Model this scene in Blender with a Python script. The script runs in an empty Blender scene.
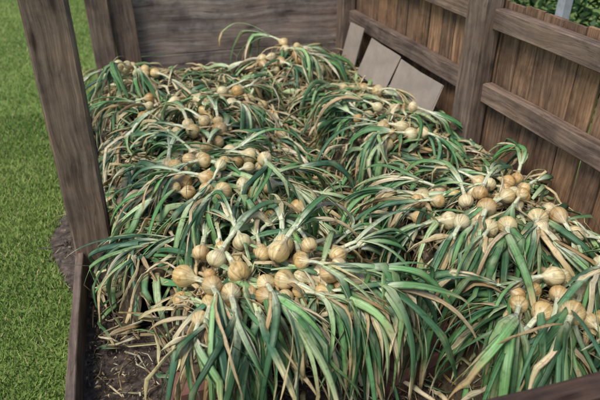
import bpy, math, random
import numpy as np
from mathutils import Vector, noise, Matrix, Euler
random.seed(11); np.random.seed(7)
R=random.random
def U(a,b): return a+(b-a)*R()
scene=bpy.context.scene
col=scene.collection
def link(o,parent=None):
    col.objects.link(o)
    if parent: o.parent=parent
    return o
def empty(name,loc=(0,0,0)):
    e=bpy.data.objects.new(name,None); e.location=loc; e.empty_display_size=.1
    return link(e)
# ---------------------------------------------------------------- materials
def newmat(name,rough=.7):
    m=bpy.data.materials.new(name); m.use_nodes=True
    nt=m.node_tree; b=nt.nodes['Principled BSDF']; b.inputs['Roughness'].default_value=rough
    b.inputs['Specular IOR Level'].default_value=.3
    return m,nt,b
def N(nt,t,**k):
    n=nt.nodes.new(t)
    for a,v in k.items(): setattr(n,a,v)
    return n
def ramp(nt,pts):
    r=N(nt,'ShaderNodeValToRGB'); e=r.color_ramp.elements
    while len(e)<len(pts): e.new(.5)
    for i,(p,c) in enumerate(pts):
        e[i].position=p; e[i].color=(*c,1)
    return r
def mixc(nt,typ,fac,a,b):
    m=N(nt,'ShaderNodeMix',data_type='RGBA',blend_type=typ)
    L=nt.links
    for i,v in ((0,fac),(6,a),(7,b)):
        if hasattr(v,'links'): L.new(v,m.inputs[i])
        else: m.inputs[i].default_value = v if i==0 else (*v,1)
    return m.outputs[2]
def wood(name,dark,mid,light,knots=True,scale=1.0,var=1.0,mott=1.0):
    m,nt,b=newmat(name,.8); L=nt.links
    tc=N(nt,'ShaderNodeTexCoord'); oi=N(nt,'ShaderNodeObjectInfo')
    off=N(nt,'ShaderNodeVectorMath',operation='MULTIPLY_ADD')
    cmb=N(nt,'ShaderNodeCombineXYZ')
    for i in range(3): L.new(oi.outputs['Random'],cmb.inputs[i])
    L.new(cmb.outputs[0],off.inputs[0]); off.inputs[1].default_value=(37,19,53); L.new(tc.outputs['Object'],off.inputs[2])
    nw=N(nt,'ShaderNodeTexNoise'); nw.inputs['Scale'].default_value=2.2; L.new(off.outputs[0],nw.inputs['Vector'])
    wv=N(nt,'ShaderNodeVectorMath',operation='MULTIPLY_ADD'); L.new(nw.outputs['Color'],wv.inputs[0]); wv.inputs[1].default_value=(.1,.06,.06); L.new(off.outputs[0],wv.inputs[2])
    mp=N(nt,'ShaderNodeMapping'); mp.inputs['Scale'].default_value=(2.2*scale,55*scale,55*scale); L.new(wv.outputs[0],mp.inputs['Vector'])
    g=N(nt,'ShaderNodeTexNoise'); g.inputs['Scale'].default_value=1.0; g.inputs['Detail'].default_value=8; g.inputs['Roughness'].default_value=.7; L.new(mp.outputs[0],g.inputs['Vector'])
    r=ramp(nt,[(.3,dark),(.5,mid),(.7,light)]); L.new(g.outputs['Fac'],r.inputs[0])
    big=N(nt,'ShaderNodeTexNoise'); big.inputs['Scale'].default_value=5; big.inputs['Detail'].default_value=7; big.inputs['Roughness'].default_value=.65; L.new(off.outputs[0],big.inputs['Vector'])
    br=ramp(nt,[(.34,(.42,.40,.42)),(.5,(.95,.93,.9)),(.66,(1.3,1.22,1.12))]); L.new(big.outputs['Fac'],br.inputs[0])
    c=mixc(nt,'MULTIPLY',mott,r.outputs[0],br.outputs[0])
    rr=ramp(nt,[(0,(.7,.7,.74)),(1,(1.25,1.15,1.05))]); L.new(oi.outputs['Random'],rr.inputs[0])
    c=mixc(nt,'MULTIPLY',var,c,rr.outputs[0])
    cm=N(nt,'ShaderNodeMapping'); cm.inputs['Scale'].default_value=(1.3,30,30); L.new(wv.outputs[0],cm.inputs['Vector'])
    cn=N(nt,'ShaderNodeTexNoise'); cn.inputs['Scale'].default_value=1; cn.inputs['Detail'].default_value=2; L.new(cm.outputs[0],cn.inputs['Vector'])
    cr=ramp(nt,[(.485,(1,1,1)),(.5,(.35,.3,.27)),(.515,(1,1,1))]); L.new(cn.outputs['Fac'],cr.inputs[0])
    c=mixc(nt,'MULTIPLY',.55,c,cr.outputs[0])
    if knots:
        vm=N(nt,'ShaderNodeMapping'); vm.inputs['Scale'].default_value=(3,9,9); L.new(off.outputs[0],vm.inputs['Vector'])
        v=N(nt,'ShaderNodeTexVoronoi'); v.inputs['Scale'].default_value=1.0; L.new(vm.outputs[0],v.inputs['Vector'])
        vr=ramp(nt,[(.06,(.3,.22,.18)),(.16,(1,1,1))]); L.new(v.outputs['Distance'],vr.inputs[0])
        c=mixc(nt,'MULTIPLY',.8,c,vr.outputs[0])
    L.new(c,b.inputs['Base Color'])
    bp=N(nt,'ShaderNodeBump'); bp.inputs['Strength'].default_value=.7; bp.inputs['Distance'].default_value=.004; L.new(g.outputs['Fac'],bp.inputs['Height']); L.new(bp.outputs[0],b.inputs['Normal'])
    return m
M_post=wood('weathered_post_wood',(.085,.056,.04),(.19,.135,.098),(.31,.235,.18),var=.3,mott=.75)
M_fence=wood('fence_board_wood',(.09,.055,.035),(.23,.145,.088),(.38,.27,.175))
M_rail=wood('rail_wood',(.08,.055,.042),(.18,.13,.098),(.30,.23,.18),var=.4,mott=.75)
M_panel=wood('grey_panel_wood',(.11,.075,.06),(.26,.205,.17),(.42,.37,.33),scale=.5,mott=.9,var=.3)
M_dark=wood('dark_rail_wood',(.03,.018,.012),(.075,.047,.034),(.12,.08,.06))
M_pale=wood('pale_slat_wood',(.25,.22,.18),(.42,.38,.32),(.55,.5,.44),knots=False)

def plantmat(name,rough,spec=.3,simple=False):
    m,nt,b=newmat(name,rough); L=nt.links
    b.inputs['Specular IOR Level'].default_value=spec
    at=N(nt,'ShaderNodeAttribute',attribute_name='Col')
    if simple:
        L.new(at.outputs['Color'],b.inputs['Base Color']); return m
    lc=N(nt,'ShaderNodeAttribute',attribute_name='lc')
    mp=N(nt,'ShaderNodeMapping'); mp.inputs['Scale'].default_value=(7,14,1); L.new(lc.outputs['Vector'],mp.inputs['Vector'])
    n=N(nt,'ShaderNodeTexNoise'); n.inputs['Scale'].default_value=1; n.inputs['Detail'].default_value=4; L.new(mp.outputs[0],n.inputs['Vector'])
    r=ramp(nt,[(.3,(.58,.56,.52)),(.52,(1,1,1)),(.75,(1.4,1.35,1.25))]); L.new(n.outputs['Fac'],r.inputs[0])
    c=mixc(nt,'MULTIPLY',.95,at.outputs['Color'],r.outputs[0])
    tc=N(nt,'ShaderNodeTexCoord')
    n2=N(nt,'ShaderNodeTexNoise'); n2.inputs['Scale'].default_value=55; n2.inputs['Detail'].default_value=3; L.new(tc.outputs['Object'],n2.inputs['Vector'])
    r2=ramp(nt,[(.3,(.5,.40,.27)),(.46,(1,1,1))]); L.new(n2.outputs['Fac'],r2.inputs[0])
    c=mixc(nt,'MULTIPLY',.7,c,r2.outputs[0])
    L.new(c,b.inputs['Base Color'])
    bp=N(nt,'ShaderNodeBump'); bp.inputs['Strength'].default_value=.5; bp.inputs['Distance'].default_value=.003; L.new(n.outputs['Fac'],bp.inputs['Height']); L.new(bp.outputs[0],b.inputs['Normal'])
    return m
M_leaf=plantmat('onion_leaf',.45,.4)
M_bulb=plantmat('onion_skin',.36,.45)
M_hedge=plantmat('hedge_leaf',.5,simple=True)
M_grassb=plantmat('grass_blade',.6,simple=True)

def noisy(name,pts,scale,rough=.95,bump=.01,detail=8):
    m,nt,b=newmat(name,rough); L=nt.links
    tc=N(nt,'ShaderNodeTexCoord'); n=N(nt,'ShaderNodeTexNoise'); n.inputs['Scale'].default_value=scale; n.inputs['Detail'].default_value=detail; n.inputs['Roughness'].default_value=.7
    L.new(tc.outputs['Object'],n.inputs['Vector']); r=ramp(nt,pts); L.new(n.outputs['Fac'],r.inputs[0]); L.new(r.outputs[0],b.inputs['Base Color'])
    bp=N(nt,'ShaderNodeBump'); bp.inputs['Strength'].default_value=.8; bp.inputs['Distance'].default_value=bump; L.new(n.outputs['Fac'],bp.inputs['Height']); L.new(bp.outputs[0],b.inputs['Normal'])
    return m
M_soil=noisy('soil',[(.3,(.03,.022,.017)),(.5,(.10,.074,.058)),(.7,(.24,.185,.145))],30)
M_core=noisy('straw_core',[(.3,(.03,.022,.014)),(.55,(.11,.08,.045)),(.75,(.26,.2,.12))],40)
M_brick=noisy('brick_red',[(.3,(.12,.06,.045)),(.6,(.24,.115,.085)),(.8,(.33,.2,.15))],30,bump=.003)
M_card=noisy('cardboard',[(.3,(.25,.205,.165)),(.7,(.38,.315,.255))],7,bump=.001)
M_lawn=noisy('lawn_ground',[(.3,(.10,.15,.035)),(.5,(.15,.215,.05)),(.7,(.21,.28,.075))],6)
M_stone=noisy('pale_post',[(.3,(.3,.32,.33)),(.7,(.5,.52,.53))],15,bump=.002)

# ---------------------------------------------------------------- wood pieces
def plank(name,loc,size,mat,parent=None,rot=(0,0,0),axis='X',jit=.0025):
    import bmesh
    L_,W_,T_=size
    bm=bmesh.new()
    n=max(2,int(L_/.12))
    ch=min(W_,T_)*.06+.0015
    sd=U(0,100)
    rings=[]
    for i in range(n+1):
        x=-L_/2+L_*i/n
        oy=noise.noise((x*2.5,sd,0))*jit*1.6; oz=noise.noise((x*2.5,sd,9))*jit*1.6
        w=W_/2+noise.noise((x*5,sd,4))*jit; t=T_/2+noise.noise((x*5,sd,6))*jit*.5
        pts=[(w-ch,t),(w,t-ch),(w,-t+ch),(w-ch,-t),(-w+ch,-t),(-w,-t+ch),(-w,t-ch),(-w+ch,t)]
        rings.append([bm.verts.new((x+U(-1,1)*jit*(i in(0,n)),a+oy,b+oz)) for a,b in pts])
    for i in range(n):
        for k in range(8):
            bm.faces.new((rings[i][k],rings[i][(k+1)%8],rings[i+1][(k+1)%8],rings[i+1][k]))
    bm.faces.new(rings[0]); bm.faces.new(rings[-1][::-1])
    bmesh.ops.recalc_face_normals(bm,faces=bm.faces)
    me=bpy.data.meshes.new(name); bm.to_mesh(me); bm.free(); me.materials.append(mat)
    o=bpy.data.objects.new(name,me)
    base={'X':Matrix(),'Y':Matrix.Rotation(math.pi/2,4,'Z'),'Z':Matrix.Rotation(-math.pi/2,4,'Y')}[axis]
    o.matrix_local=Matrix.Translation(loc)@Euler(rot).to_matrix().to_4x4()@base
    link(o,parent); 
    return o

fence=empty('wooden_fence'); fence.location=(1.905,0,0); ang=math.radians(90+3.66); fence.rotation_euler=(0,0,ang)
x=-.5; k=0
while x<4.5:
    w=.122+U(-.006,.006)
    plank('board_%d'%k,(x+w/2,-.045+U(-.003,.003),.56),(1.12+U(-.01,.01),.02,w),M_fence,fence,axis='Z',rot=(0,U(-.006,.006),0))
    x+=w+ (U(.002,.006) if R()<.5 else U(.009,.022)); k+=1
POSTS=[-.35,2.62,4.33]
for i,xx in enumerate(POSTS):
    plank('post_%d'%i,(xx,.03,.75),(1.5,.11,.155),M_rail,fence,axis='Z')
for i,(a,b_) in enumerate([(-.27,2.54),(2.70,4.25)]):
    for j,z in enumerate((.66,1.04)):
        plank('rail_%d_%d'%(i,j),((a+b_)/2,.0,z),(b_-a-.003,.06,.1),M_rail,fence,axis='X')
back=empty('wooden_back_panel')
for i,z in enumerate((.225,.955,1.55)):
    plank('panel_%d'%i,(.78,4.36,z),(1.6,.025,(.446,1.0,.18)[i]),M_panel,back,axis='X')
plank('upright_board',(-.045,4.28,.75),(1.5,.035,.16),M_post,back,axis='Z',rot=(0,-.02,0))
plank('wooden_post',(-.2,4.26,.85),(1.7,.1,.15),M_post,axis='Z')
plank('wooden_post',(-.3,2.42,1.1),(2.2,.12,.165),M_post,axis='Z',rot=(0,.01,0))
plank('low_side_board',(-.375,2.3,.08),(3.6,.032,.17),M_rail,axis='Y')
plank('front_rail',(.72,.765,.565),(2.3,.07,.1),M_dark,axis='X')
fp=plank('front_rail_post',(-.4,.75,.31),(.62,.09,.09),M_dark,axis='Z')

def rack(x0,x1,y0,y1,z):
    e=empty('drying_rack')
    n=int((y1-y0)/.14)
    for i in range(n):
        y=y0+.045+i*(y1-y0-.09)/(n-1)
        plank('slat_%d'%i,((x0+x1)/2,y,z-.01),(x1-x0,.09,.018),M_pale,e,axis='X')
    for i,xx in enumerate((x0+.05,(x0+x1)/2,x1-.05)):
        plank('bearer_%d'%i,(xx,(y0+y1)/2,z-.063),(y1-y0-.04,.05,.085),M_dark,e,axis='Y')
    return e
rack(.03,.68,1.40,4.25,.33)
rack(1.02,1.62,.98,4.25,.33)
def bricks(x,y,n=3,yaw=0):
    e=empty('brick_stack',(x,y,0)); e.rotation_euler=(0,0,yaw)
    for i in range(n):
        plank('brick_%d'%i,(U(-.005,.005),U(-.005,.005),.02+.034+i*.069),(.215,.102,.065),M_brick,e,rot=(0,0,U(-.06,.06)),jit=.002)
for x,y in ((.06,1.42),(.62,1.46),(1.08,1.04),(1.5,1.04),(.06,2.8),(.62,2.8),(1.1,2.6),(.06,4.1),(.62,4.1),(1.1,4.1)):
    bricks(x,y,yaw=U(-.1,.1))
bricks(.82,1.38,4,.3)

cb=empty('cardboard_sheet')
def fencex(y): return 1.905-.064*y
for i,(y,L_,h,lean) in enumerate(((4.0,.22,.32,.25),(3.55,.42,.26,.40),(3.06,.50,.22,.33))):
    plank('sheet_%d'%i,(fencex(y)-.11,y,.50),(L_,.006,h),M_card,cb,axis='Y',rot=(0.03*(i-1),lean,math.radians(3.6)),jit=.01)

# ---------------------------------------------------------------- height of the heap
def sm(a,b,x):
    t=min(1,max(0,(x-a)/(b-a))); return t*t*(3-2*t)
RIDGES=((.36,1.58,.36,.13,.05),(.34,2.42,.26,.2,.08),(.28,2.85,.2,.12,.05),(1.02,3.95,.26,.2,.10),(0,3.95,.22,.2,.07),(1.32,1.76,.32,.22,.07),(1.28,2.72,.25,.2,.09),(1.35,1.15,.35,.14,.04),(.3,3.38,.35,.14,.07),(1.35,3.35,.2,.2,.04),(.75,3.3,.15,.25,.03))
def H(x,y):
    lo=.20*(1-sm(1.65,2.05,y))
    left=sm(-.25+lo,-.13+lo,x)*(1-sm(.60,.82,x))*sm(1.32,1.43,y)
    right=sm(.88,1.06,x)*sm(.90,1.0,y)
    v=.04+.17*sm(1.5,2.3,y)*sm(-.25,-.05,x) + .1*sm(3,3.8,y)*sm(-.3,-.1,x)
    b=.35*max(left,right)
    h=max(v,b) if max(left,right)>0.02 else v
    amp=.15+.85*max(left,right)
    h+=amp*(.06*noise.noise((x*3.2,y*2.6,1.7))+.025*noise.noise((x*9,y*9,4)))
    for cx,cy,sx,sy,a in RIDGES:
        q=((x-cx)/sx)**2+((y-cy)/sy)**2
        if q<6: h+=a*math.exp(-q)
    return h

class B:
    def __init__(s): s.v=[];s.f=[];s.c=[];s.l=[]
    def obj(s,name,mat,parent=None,smooth=True):
        me=bpy.data.meshes.new(name); me.from_pydata(s.v,[],s.f); me.materials.append(mat)
        a=me.attributes.new('Col','FLOAT_COLOR','POINT'); a.data.foreach_set('color',np.array(s.c,dtype=np.float32).ravel())
        a=me.attributes.new('lc','FLOAT_VECTOR','POINT'); a.data.foreach_set('vector',np.array(s.l,dtype=np.float32).ravel())
        if smooth: me.shade_smooth()
        o=bpy.data.objects.new(name,me); return link(o,parent)
def lerp(a,b,t): return tuple(a[i]+(b[i]-a[i])*t for i in range(3))
RING=[(1,.1),(.5,.75),(-.5,.75),(-1,.1),(-.45,-.35),(.45,-.35)]
def tube(bd,path,widths,cols,thick=.35,roll0=0,rollr=0):
    base=len(bd.v); n=len(path); ident=U(0,1000); K=6; prev_s=None
    for i in range(n):
        a=path[max(0,i-1)]; b=path[min(n-1,i+1)]
        t=(b-a)
        if t.length<1e-6: t=Vector((0,1,0))
        t.normalize()
        s=t.cross(Vector((0,0,1)))
        if prev_s is not None and s.length<.35:
            s=prev_s-t*prev_s.dot(t)
        elif s.length<.05: s=Vector((1,0,0))
        s.normalize()
        if prev_s is not None and s.dot(prev_s)<0: s=-s
        prev_s=s
        u=s.cross(t)
        ph=roll0+rollr*i/n; cs,sn=math.cos(ph),math.sin(ph)
        s2=s*cs+u*sn; u2=u*cs-s*sn
        w=widths[i]; c=cols[i]
        for k,(aa,bb) in enumerate(RING):
            p=path[i]+s2*(aa*w*.5)+u2*(bb*w*.5*thick)
            bd.v.append((p.x,p.y,p.z)); bd.c.append((c[0],c[1],c[2],1)); bd.l.append((i*.032,k/6*1.0,ident))
    for i in range(n-1):
        o=base+i*K
        for k in range(K):
            k2=(k+1)%K
            bd.f.append((o+k,o+k2,o+K+k2,o+K+k))
    bd.f.append(tuple(base+k for k in range(K))[::-1]); bd.f.append(tuple(base+(n-1)*K+k for k in range(K)))
def path(p0,d0,L_,clear,g=.2,curl=0,wob=.12,step=.03,kinks=()):
    p=Vector(p0); d=Vector(d0).normalized(); out=[p.copy()]
    n=max(4,int(L_/step))
    for i in range(n):
        cz=curl*step*10+U(-wob,wob)
        c,s=math.cos(cz),math.sin(cz)
        gg=g*(.35+1.5*i/n)
        d=Vector((d.x*c-d.y*s,d.x*s+d.y*c,d.z-gg+U(-wob,wob)*.5))
        if i in kinks: d+=Vector((U(-.7,.7),U(-.7,.7),U(-1.5,-.3)))
        hor=math.hypot(d.x,d.y)
        if hor<.06: d.x+=U(-.05,.05); d.y-=.05
        d.normalize()
        q=p+d*step
        h=H(q.x,q.y)+clear
        fx=fencex(q.y)-.05
        if q.x>fx: q.x=fx; d.x=-.1
        if q.y>4.25: q.y=4.25; d.y=-.1
        if -.42<q.x<-.19 and 2.33<q.y<2.51: q.x=-.185; d.x=abs(d.x)*.2
        lim=-.30 if q.y>1.8 else -.08
        if q.x<lim and q.z<.3: q.x=lim; d.x=abs(d.x)*.3
        if q.z<h:
            q.z=h
            dd=q-p
            if dd.z>.03: q.z=p.z+.03
            dd=(q-p)
            if dd.length>1e-5: d=dd.normalized()
            d.z=min(d.z,.35)
        p=q; out.append(p.copy())
    return out
G=[(.07,.17,.065),(.085,.22,.08),(.12,.29,.095),(.17,.35,.12),(.07,.165,.09),(.26,.42,.17),(.05,.13,.055),(.36,.47,.23),(.10,.22,.10)]
S=[(.58,.46,.25),(.68,.57,.36),(.48,.34,.17),(.33,.21,.09),(.74,.67,.47),(.56,.51,.27),(.64,.49,.26)]
PALE=(.56,.66,.36); WHITE=(.80,.80,.60)
def leaf(bd,p0,d0,kind,L_=None,clear=None,base=WHITE,g=None,wk=1,wob=None):
    green=kind=='g'
    L_=L_ or (U(.32,.55) if green else U(.25,.48))
    w=(U(.016,.036) if green else U(.007,.028)) * wk
    clear=U(.005,.065) if clear is None else clear
    n_=int(L_/.03)
    kk=[random.randint(3,max(4,n_-2)) for _ in range((R()<.6)+(R()<.35))]
    P=path(p0,d0,L_,clear,g=g if g else U(.10,.28),curl=U(-.35,.35),wob=wob or (.06 if green else .17),kinks=kk)
    n=len(P); mid=random.choice(G if green else S); k=U(.7,1.25); mid=tuple(c*k for c in mid)
    tip=random.choice(S); ts=U(.45,1.1) if green else .7
    pale0=U(.12,.42) 
    W=[];C=[]
    for i in range(n):
        t=i/(n-1)
        ww=w*(.65+.35*min(1,t*6))*(1-t**2.6)**.8*(1+U(-.12,.12)*(.5 if green else 2))
        if i in kk or i-1 in kk: ww*=1.2
        W.append(max(.002,ww))
        if green:
            if t<pale0: c=lerp(base,mid,t/pale0)
            elif t>ts: c=lerp(mid,tip,min(1,(t-ts)/.15))
            else: c=mid
        else: c=lerp(mid,tip,t)
        if i in kk: c=lerp(c,(.3,.3,.14),.35)
        C.append(c)
    tube(bd,P,W,C,thick=U(.14,.5) if green else U(.06,.22),roll0=U(-.8,.8),rollr=U(-1.5,1.5)*(1 if green else 2.5))

def bulb(bd,c,ax,r,colr,squash):
    ax=ax.normalized(); s=ax.cross(Vector((0,0,1))); 
    if s.length<.1: s=Vector((1,0,0))
    s.normalize(); u=s.cross(ax)
    prof=[(-1.0,.05),(-.97,.25),(-.85,.56),(-.6,.83),(-.25,.985),(.12,.99),(.45,.86),(.72,.62),(.95,.38),(1.2,.27),(1.5,.24)]
    K=14; base=len(bd.v); ident=U(0,1000)
    pale=lerp(colr,(.72,.70,.46),.8)
    a1=U(0,6); patch=U(0,6)
    for i,(h,rr) in enumerate(prof):
        for k in range(K):
            a=k/K*math.tau
            rad=rr*r*(1+.03*math.sin(2*a+a1)+U(-.008,.008))
            p=c+ax*(h*r*squash)+(s*math.cos(a)+u*math.sin(a))*rad
            bd.v.append(tuple(p))
            cc=colr if i<6 else lerp(colr,pale,(i-5)/5)
            cc=lerp(cc,(.76,.68,.42),.35*max(0,math.sin(a+patch)))
            cc=lerp(cc,(.34,.17,.06),.3*max(0,math.sin(1.7*a-patch))**3)
            if i==0: cc=(.12,.08,.05)
            elif i==1: cc=lerp(cc,(.25,.17,.1),.5)
            bd.c.append((*cc,1)); bd.l.append((h*.06,abs(k/K-.5)*2.4,ident))
    for i in range(len(prof)-1):
        for k in range(K):
            o=base+i*K
            bd.f.append((o+k,o+(k+1)%K,o+K+(k+1)%K,o+K+k))
    bd.f.append(tuple(base+k for k in range(K))[::-1]); bd.f.append(tuple(base+(len(prof)-1)*K+k for k in range(K)))
    return c+ax*(1.4*r*squash)
BC=[(.64,.44,.17),(.68,.50,.22),(.58,.36,.13),(.74,.60,.34),(.70,.54,.26),(.52,.31,.11),(.66,.57,.31)]
placed=[]
def cluster(x0,x1,y0,y1,n,dirs,green=.66,spread=.45,lift=.03,out=1.0,flop=.7,over=0):
    e=empty('onion_pile'); bb=B(); lb=B(); rb=B()
    made=0; tries=0
    while made<n and tries<n*40:
        tries+=1
        x=U(x0,x1); y=U(y0,y1); r=U(.026,.041)
        z=H(x,y)+lift+r*.9+(U(0,.05) if R()<.35 else U(-.01,.015))
        c=Vector((x,y,z))
        if any((c-q).length<(r+rq)*.9 for q,rq in placed): continue
        placed.append((c,r)); made+=1
        k=int((noise.noise((x*4,y*4,3.3))*.5+.5+U(-.12,.12))*len(dirs)*1.4-.2*len(dirs))
        dx,dy=dirs[max(0,min(len(dirs)-1,k))]
        ox=(x-(x0+x1)/2)/(x1-x0)*2*out; oy=(y-(y0+y1)/2)/(y1-y0)*2*out
        dx+=ox; dy+=oy
        a=math.atan2(dy,dx)+random.gauss(0,spread*.6)
        el=U(-.15,.55)
        ax=Vector((math.cos(a)*math.cos(el),math.sin(a)*math.cos(el),math.sin(el)))
        top=bulb(bb,c,ax,r,random.choice(BC),U(.85,1.1))
        nl=U(.06,.13); P=path(top-ax*.015,ax,nl,.012,g=.10,wob=.03,step=.02)
        w0=r*.58; wn=[w0*(1-.1*i/len(P)) for i in range(len(P))]
        nc=lerp((.7,.66,.46),WHITE,R()); 
        tube(lb,P,wn,[lerp(nc,PALE,i/len(P)) for i in range(len(P))],thick=.85)
        end=P[-1]; d=(P[-1]-P[-2]).normalized()
        for j in range(random.randint(7,10)):
            k='g' if R()<green else 's'
            dd=Vector((d.x+U(-.28,.28),d.y+U(-.28,.28),d.z+U(-.15,.5)))
            st=P[-2] if R()<.5 else end
            leaf(lb,st+Vector((U(-.004,.004),U(-.004,.004),U(-.003,.006))),dd,k,base=lerp(WHITE,PALE,R()))
        rc=c-ax*r*1.0
        for j in range(9):
            dd=-ax+Vector((U(-.8,.8),U(-.8,.8),U(-.8,.8)))
            dd.normalize(); p1=rc+dd*U(.008,.018); p2=p1+(dd+Vector((U(-.7,.7),U(-.7,.7),-.5))).normalized()*.014
            tube(rb,[rc,p1,p2],[.0016,.0014,.0006],[(.3,.22,.13)]*3,thick=1)
    for i in range(int(n*flop)):
        x=U(x0-.05,x1+.05); y=U(y0,y1+.08)
        a=math.atan2(*random.choice(dirs)[::-1])+random.gauss(0,.5)
        leaf(lb,(x,y,H(x,y)+lift+U(.0,.05)),(math.cos(a),math.sin(a),U(0,.6)),'g' if R()<green else 's',base=PALE,L_=U(.2,.5))
    for i in range(n*2):
        x=U(x0-.05,x1+.05); y=U(y0-.05,y1+.05); a=U(0,math.tau)
        leaf(lb,(x,y,H(x,y)+U(0,.03)),(math.cos(a),math.sin(a),.2),'s',L_=U(.12,.3),clear=U(.01,.05))
    bb.obj('bulbs',M_bulb,e); lb.obj('leaves',M_leaf,e); rb.obj('roots',M_leaf,e)
F=(0,-1);Lf=(-1,-.15);Rt=(1,-.2);Bk=(0,1);FL=(-.8,-.8);FR=(.7,-.8);BL=(-.8,.6);BR=(.7,.7)
f1=(-.1,-1); f2=(.2,-1)
cluster(.08,.62,1.46,1.57,22,[f1,F,F,f2,FR],.78,.3,.03,out=.2,flop=2.6)
cluster(.02,.64,1.61,1.80,20,[BL,Lf,BL,Bk,BR,Rt],.68,.45,.045,out=.5,flop=1.0)
cluster(.0,.5,1.98,2.1,6,[Lf,FL,BL],.72,.4,-.02)
cluster(.05,.55,2.2,2.62,32,[Lf,BL,Lf,FL,Rt,BR],.72,.4,.05)
cluster(.1,.4,2.68,2.95,11,[Lf,BL,Bk,Rt],.64,.4,.05)
cluster(-.05,.6,3.25,3.5,12,[Lf,FL,F,Rt],.64,.5,.02,flop=1.4)
cluster(-.12,.15,3.85,4.08,8,[Lf,FL,F,FR],.42,.5,.05,flop=1.4)
cluster(.85,1.2,3.8,4.08,14,[Lf,FL,F,FR,Rt],.52,.5,.04,flop=1.3)
cluster(1.1,1.45,2.5,2.95,14,[F,FL,Lf,BL,Rt],.74,.5,.03,flop=1.8)
cluster(1.2,1.5,3.2,3.5,8,[Lf,FL,F],.68,.5,.0,flop=1.8)
cluster(1.02,1.62,1.50,2.0,36,[F,FL,Lf,Lf,BR,Rt],.62,.4,.05,out=1.3,flop=.9)
cluster(1.10,1.62,1.08,1.36,22,[f1,FL,FL,Lf],.72,.4,.04,out=.8,flop=1.4)
cluster(.52,.70,1.98,2.25,5,[F,FR,Rt],.6,.5,.0)
cluster(.6,.85,3.1,3.45,6,[Lf,F,Rt],.6,.5,-.01)
lit=B()
def inheap(x,y): 
    return x>(-.27 if y>1.8 else 0.0) and x<fencex(y)-.04 and ((y>1.34) or (x>.86 and y>.92))
cnt=0
while cnt<2600:
    x=U(-.25,1.78); y=U(.92,4.25)
    if not inheap(x,y): continue
    cnt+=1
    a=U(0,math.tau); z=H(x,y)+U(0,.03)
    leaf(lit,(x,y,z),(math.cos(a),math.sin(a),U(-.1,.3)),'g' if R()<.35 else 's',L_=U(.15,.42),clear=U(0,.045),base=S[0])
lit.obj('loose_onion_leaves',M_leaf)
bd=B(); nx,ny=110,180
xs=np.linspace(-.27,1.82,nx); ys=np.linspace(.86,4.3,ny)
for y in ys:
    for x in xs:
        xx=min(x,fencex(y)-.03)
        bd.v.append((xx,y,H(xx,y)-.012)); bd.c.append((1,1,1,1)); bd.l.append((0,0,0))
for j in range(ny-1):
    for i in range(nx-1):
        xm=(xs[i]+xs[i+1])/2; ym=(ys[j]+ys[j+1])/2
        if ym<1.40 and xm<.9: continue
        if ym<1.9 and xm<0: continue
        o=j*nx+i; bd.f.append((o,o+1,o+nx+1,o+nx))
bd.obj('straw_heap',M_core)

def sheet(name,x0,x1,y0,y1,nx,ny,z,amp,mat):
    bd=B()
    for j in range(ny+1):
        for i in range(nx+1):
            x=x0+(x1-x0)*i/nx; y=y0+(y1-y0)*j/ny
            zz=z-.06*sm(.0,1,(-.388-x)/(.03+.42*math.exp(-((y-2.75)/.38)**2)))
            bd.v.append((x,y,zz+amp*noise.noise((x*6,y*6,3))+amp*.5*noise.noise((x*20,y*20,8)))); bd.c.append((1,1,1,1)); bd.l.append((0,0,0))
    for j in range(ny):
        for i in range(nx):
            o=j*(nx+1)+i; bd.f.append((o,o+1,o+nx+2,o+nx+1))
    return bd.obj(name,mat)
sheet('soil',-.9,1.9,-.3,4.6,160,180,.022,.014,M_soil)
db=B()
for i in range(5200):
    x=U(-.35,.95); y=U(.95,2.3) if x<.95 else U(.8,1)
    if R()<.03: x=U(-.5,-.40); y=U(2.5,3)
    a=U(0,math.tau); L_=U(.006,.03) if R()<.86 else U(.04,.16)
    z=.03+U(0,.02)
    p=Vector((x,y,z)); q=p+Vector((math.cos(a)*L_*.5,math.sin(a)*L_*.5,U(0,.008))); a+=U(-.7,.7); r_=q+Vector((math.cos(a)*L_*.5,math.sin(a)*L_*.5,U(-.01,.004)))
    if min(p.x,q.x,r_.x)<-.355 and x>-.36: continue
    c=random.choice(S+[(.12,.08,.06),(.2,.14,.1),(.16,.12,.09)]*3); kk=U(.4,.9); c=tuple(v*kk for v in c); w=U(.003,.010)
    tube(db,[p,q,r_],[w,w,w*.4],[c]*3,thick=.3,roll0=U(-1,1))
db.obj('straw_debris',M_leaf)

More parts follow.
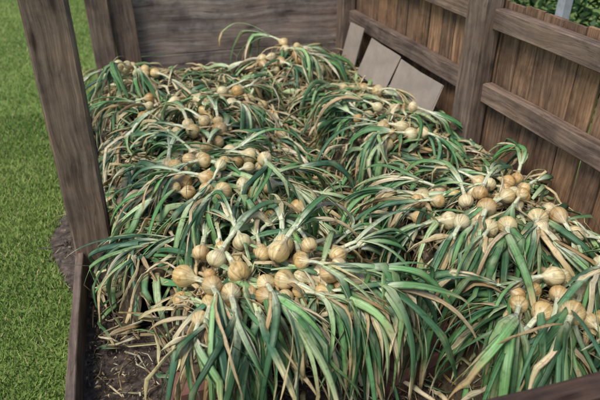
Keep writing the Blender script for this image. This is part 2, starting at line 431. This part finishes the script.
me=bpy.data.meshes.new('lawn'); s=250
me.from_pydata([(-s,-s,0),(s,-s,0),(s,s,0),(-s,s,0)],[],[(0,1,2,3)]); me.materials.append(M_lawn)
link(bpy.data.objects.new('lawn',me))
def blades(name,n,xr,yr,h0,h1):
    x=np.random.uniform(*xr,n); y=np.random.uniform(*yr,n)
    edge=-.393-.008*(1+np.sin(y*7.7+1))-.15*np.exp(-((y-2.75)/.36)**2)
    keep=x<edge+np.minimum(0,np.random.normal(0,.03,n)); x=x[keep];y=y[keep]; n=len(x)
    a=np.random.uniform(0,2*np.pi,n); h=np.random.uniform(h0,h1,n); w=np.random.uniform(.002,.0045,n)
    la=np.random.uniform(0,2*np.pi,n); ln=h*np.random.uniform(.2,1.1,n)
    v=np.zeros((n,3,3),dtype=np.float32)
    v[:,0]=np.stack([x-w*np.cos(a),y-w*np.sin(a),0*x],1); v[:,1]=np.stack([x+w*np.cos(a),y+w*np.sin(a),0*x],1)
    v[:,2]=np.stack([x+ln*np.cos(la),y+ln*np.sin(la),h],1)
    me=bpy.data.meshes.new(name); me.vertices.add(3*n); me.vertices.foreach_set('co',v.ravel())
    me.loops.add(3*n); me.loops.foreach_set('vertex_index',np.arange(3*n,dtype=np.int32))
    me.polygons.add(n); me.polygons.foreach_set('loop_start',np.arange(0,3*n,3,dtype=np.int32))
    me.update(calc_edges=True)
    pn=np.sin(x*2.1+1.3*np.sin(y*1.4))+np.sin(y*2.7+x)+.8*np.sin(x*7+y*3)*np.sin(y*9-x*4)
    t=np.clip(.5+.2*pn+np.random.normal(0,.3,n),0,1)[:,None]
    c=np.array([[.14,.24,.045]])*(1-t)+np.array([[.34,.43,.11]])*t
    dry=np.random.rand(n)<.08; c[dry]=(.46,.40,.19)
    c4=np.concatenate([c,np.ones((n,1))],1).repeat(3,axis=0).astype(np.float32)
    at=me.attributes.new('Col','FLOAT_COLOR','POINT'); at.data.foreach_set('color',c4.ravel())
    me.materials.append(M_grassb); return link(bpy.data.objects.new(name,me))
g=empty('lawn_grass')
o=blades('near_blades',90000,(-1.7,-.37),(1.0,4.6),.012,.03); o.parent=g
o=blades('far_blades',50000,(-2.6,-.4),(4.6,10),.02,.04); o.parent=g
def hedge(name,x0,x1,y0,y1,z1,n,ls):
    bd=B()
    for i in range(n):
        x=U(x0,x1);y=U(y0,y1);z=U(0,z1)+.25*noise.noise((x*1.5,y*1.5,0))
        c=Vector((x+.3*noise.noise((y*1.7,z*1.7,5)),y,z))
        a=Vector((U(-1,1),U(-1,1),U(-1,1))).normalized(); b=a.cross(Vector((U(-1,1),U(-1,1),U(-1,1)))).normalized()
        l=ls*U(.6,1.2); k=U(.5,1.6); cc=(.03*k,.075*k,.018*k,1)
        o=len(bd.v)
        for p in (c-a*l,c+b*l*.45,c+a*l,c-b*l*.45): bd.v.append(tuple(p)); bd.c.append(cc); bd.l.append((0,R(),R()*100))
        bd.f.append((o,o+1,o+2,o+3))
    return bd.obj(name,M_hedge,smooth=False)
hedge('hedge',3.0,4.0,0,8,2.0,26000,.04)
hedge('hedge',-12,12,24,26,2.4,14000,.16)
plank('garden_post',(2.75,3.3,.62),(1.25,.07,.07),M_stone,axis='Z')

w=bpy.data.worlds.new('World'); scene.world=w; w.use_nodes=True; nt=w.node_tree
sky=nt.nodes.new('ShaderNodeTexSky'); sky.sky_type='NISHITA'; sky.sun_disc=False
el=math.radians(58); az=math.radians(-120)
sky.sun_elevation=el; sky.sun_rotation=az
bg=nt.nodes['Background']; bg.inputs['Strength'].default_value=.15; nt.links.new(sky.outputs[0],bg.inputs['Color'])
sl=bpy.data.lights.new('sun','SUN'); sl.energy=3.1; sl.angle=math.radians(30); sl.color=(1,.95,.88)
so=link(bpy.data.objects.new('sun',sl))
sd=Vector((math.sin(az)*math.cos(el),math.cos(az)*math.cos(el),math.sin(el)))
so.rotation_euler=sd.to_track_quat('Z','Y').to_euler()
cam=bpy.data.cameras.new('camera'); co=link(bpy.data.objects.new('camera',cam))
co.location=(0,0,1.75); co.rotation_euler=(math.radians(90-31),0,math.radians(-16))
cam.lens=35; cam.sensor_width=36; cam.clip_end=600; cam.clip_start=.02
cam.dof.use_dof=True; cam.dof.focus_distance=2.2; cam.dof.aperture_fstop=2.8
scene.camera=co
scene.view_settings.view_transform='Standard'; scene.view_settings.look='None'; scene.view_settings.exposure=0
print('bulbs',len(placed))
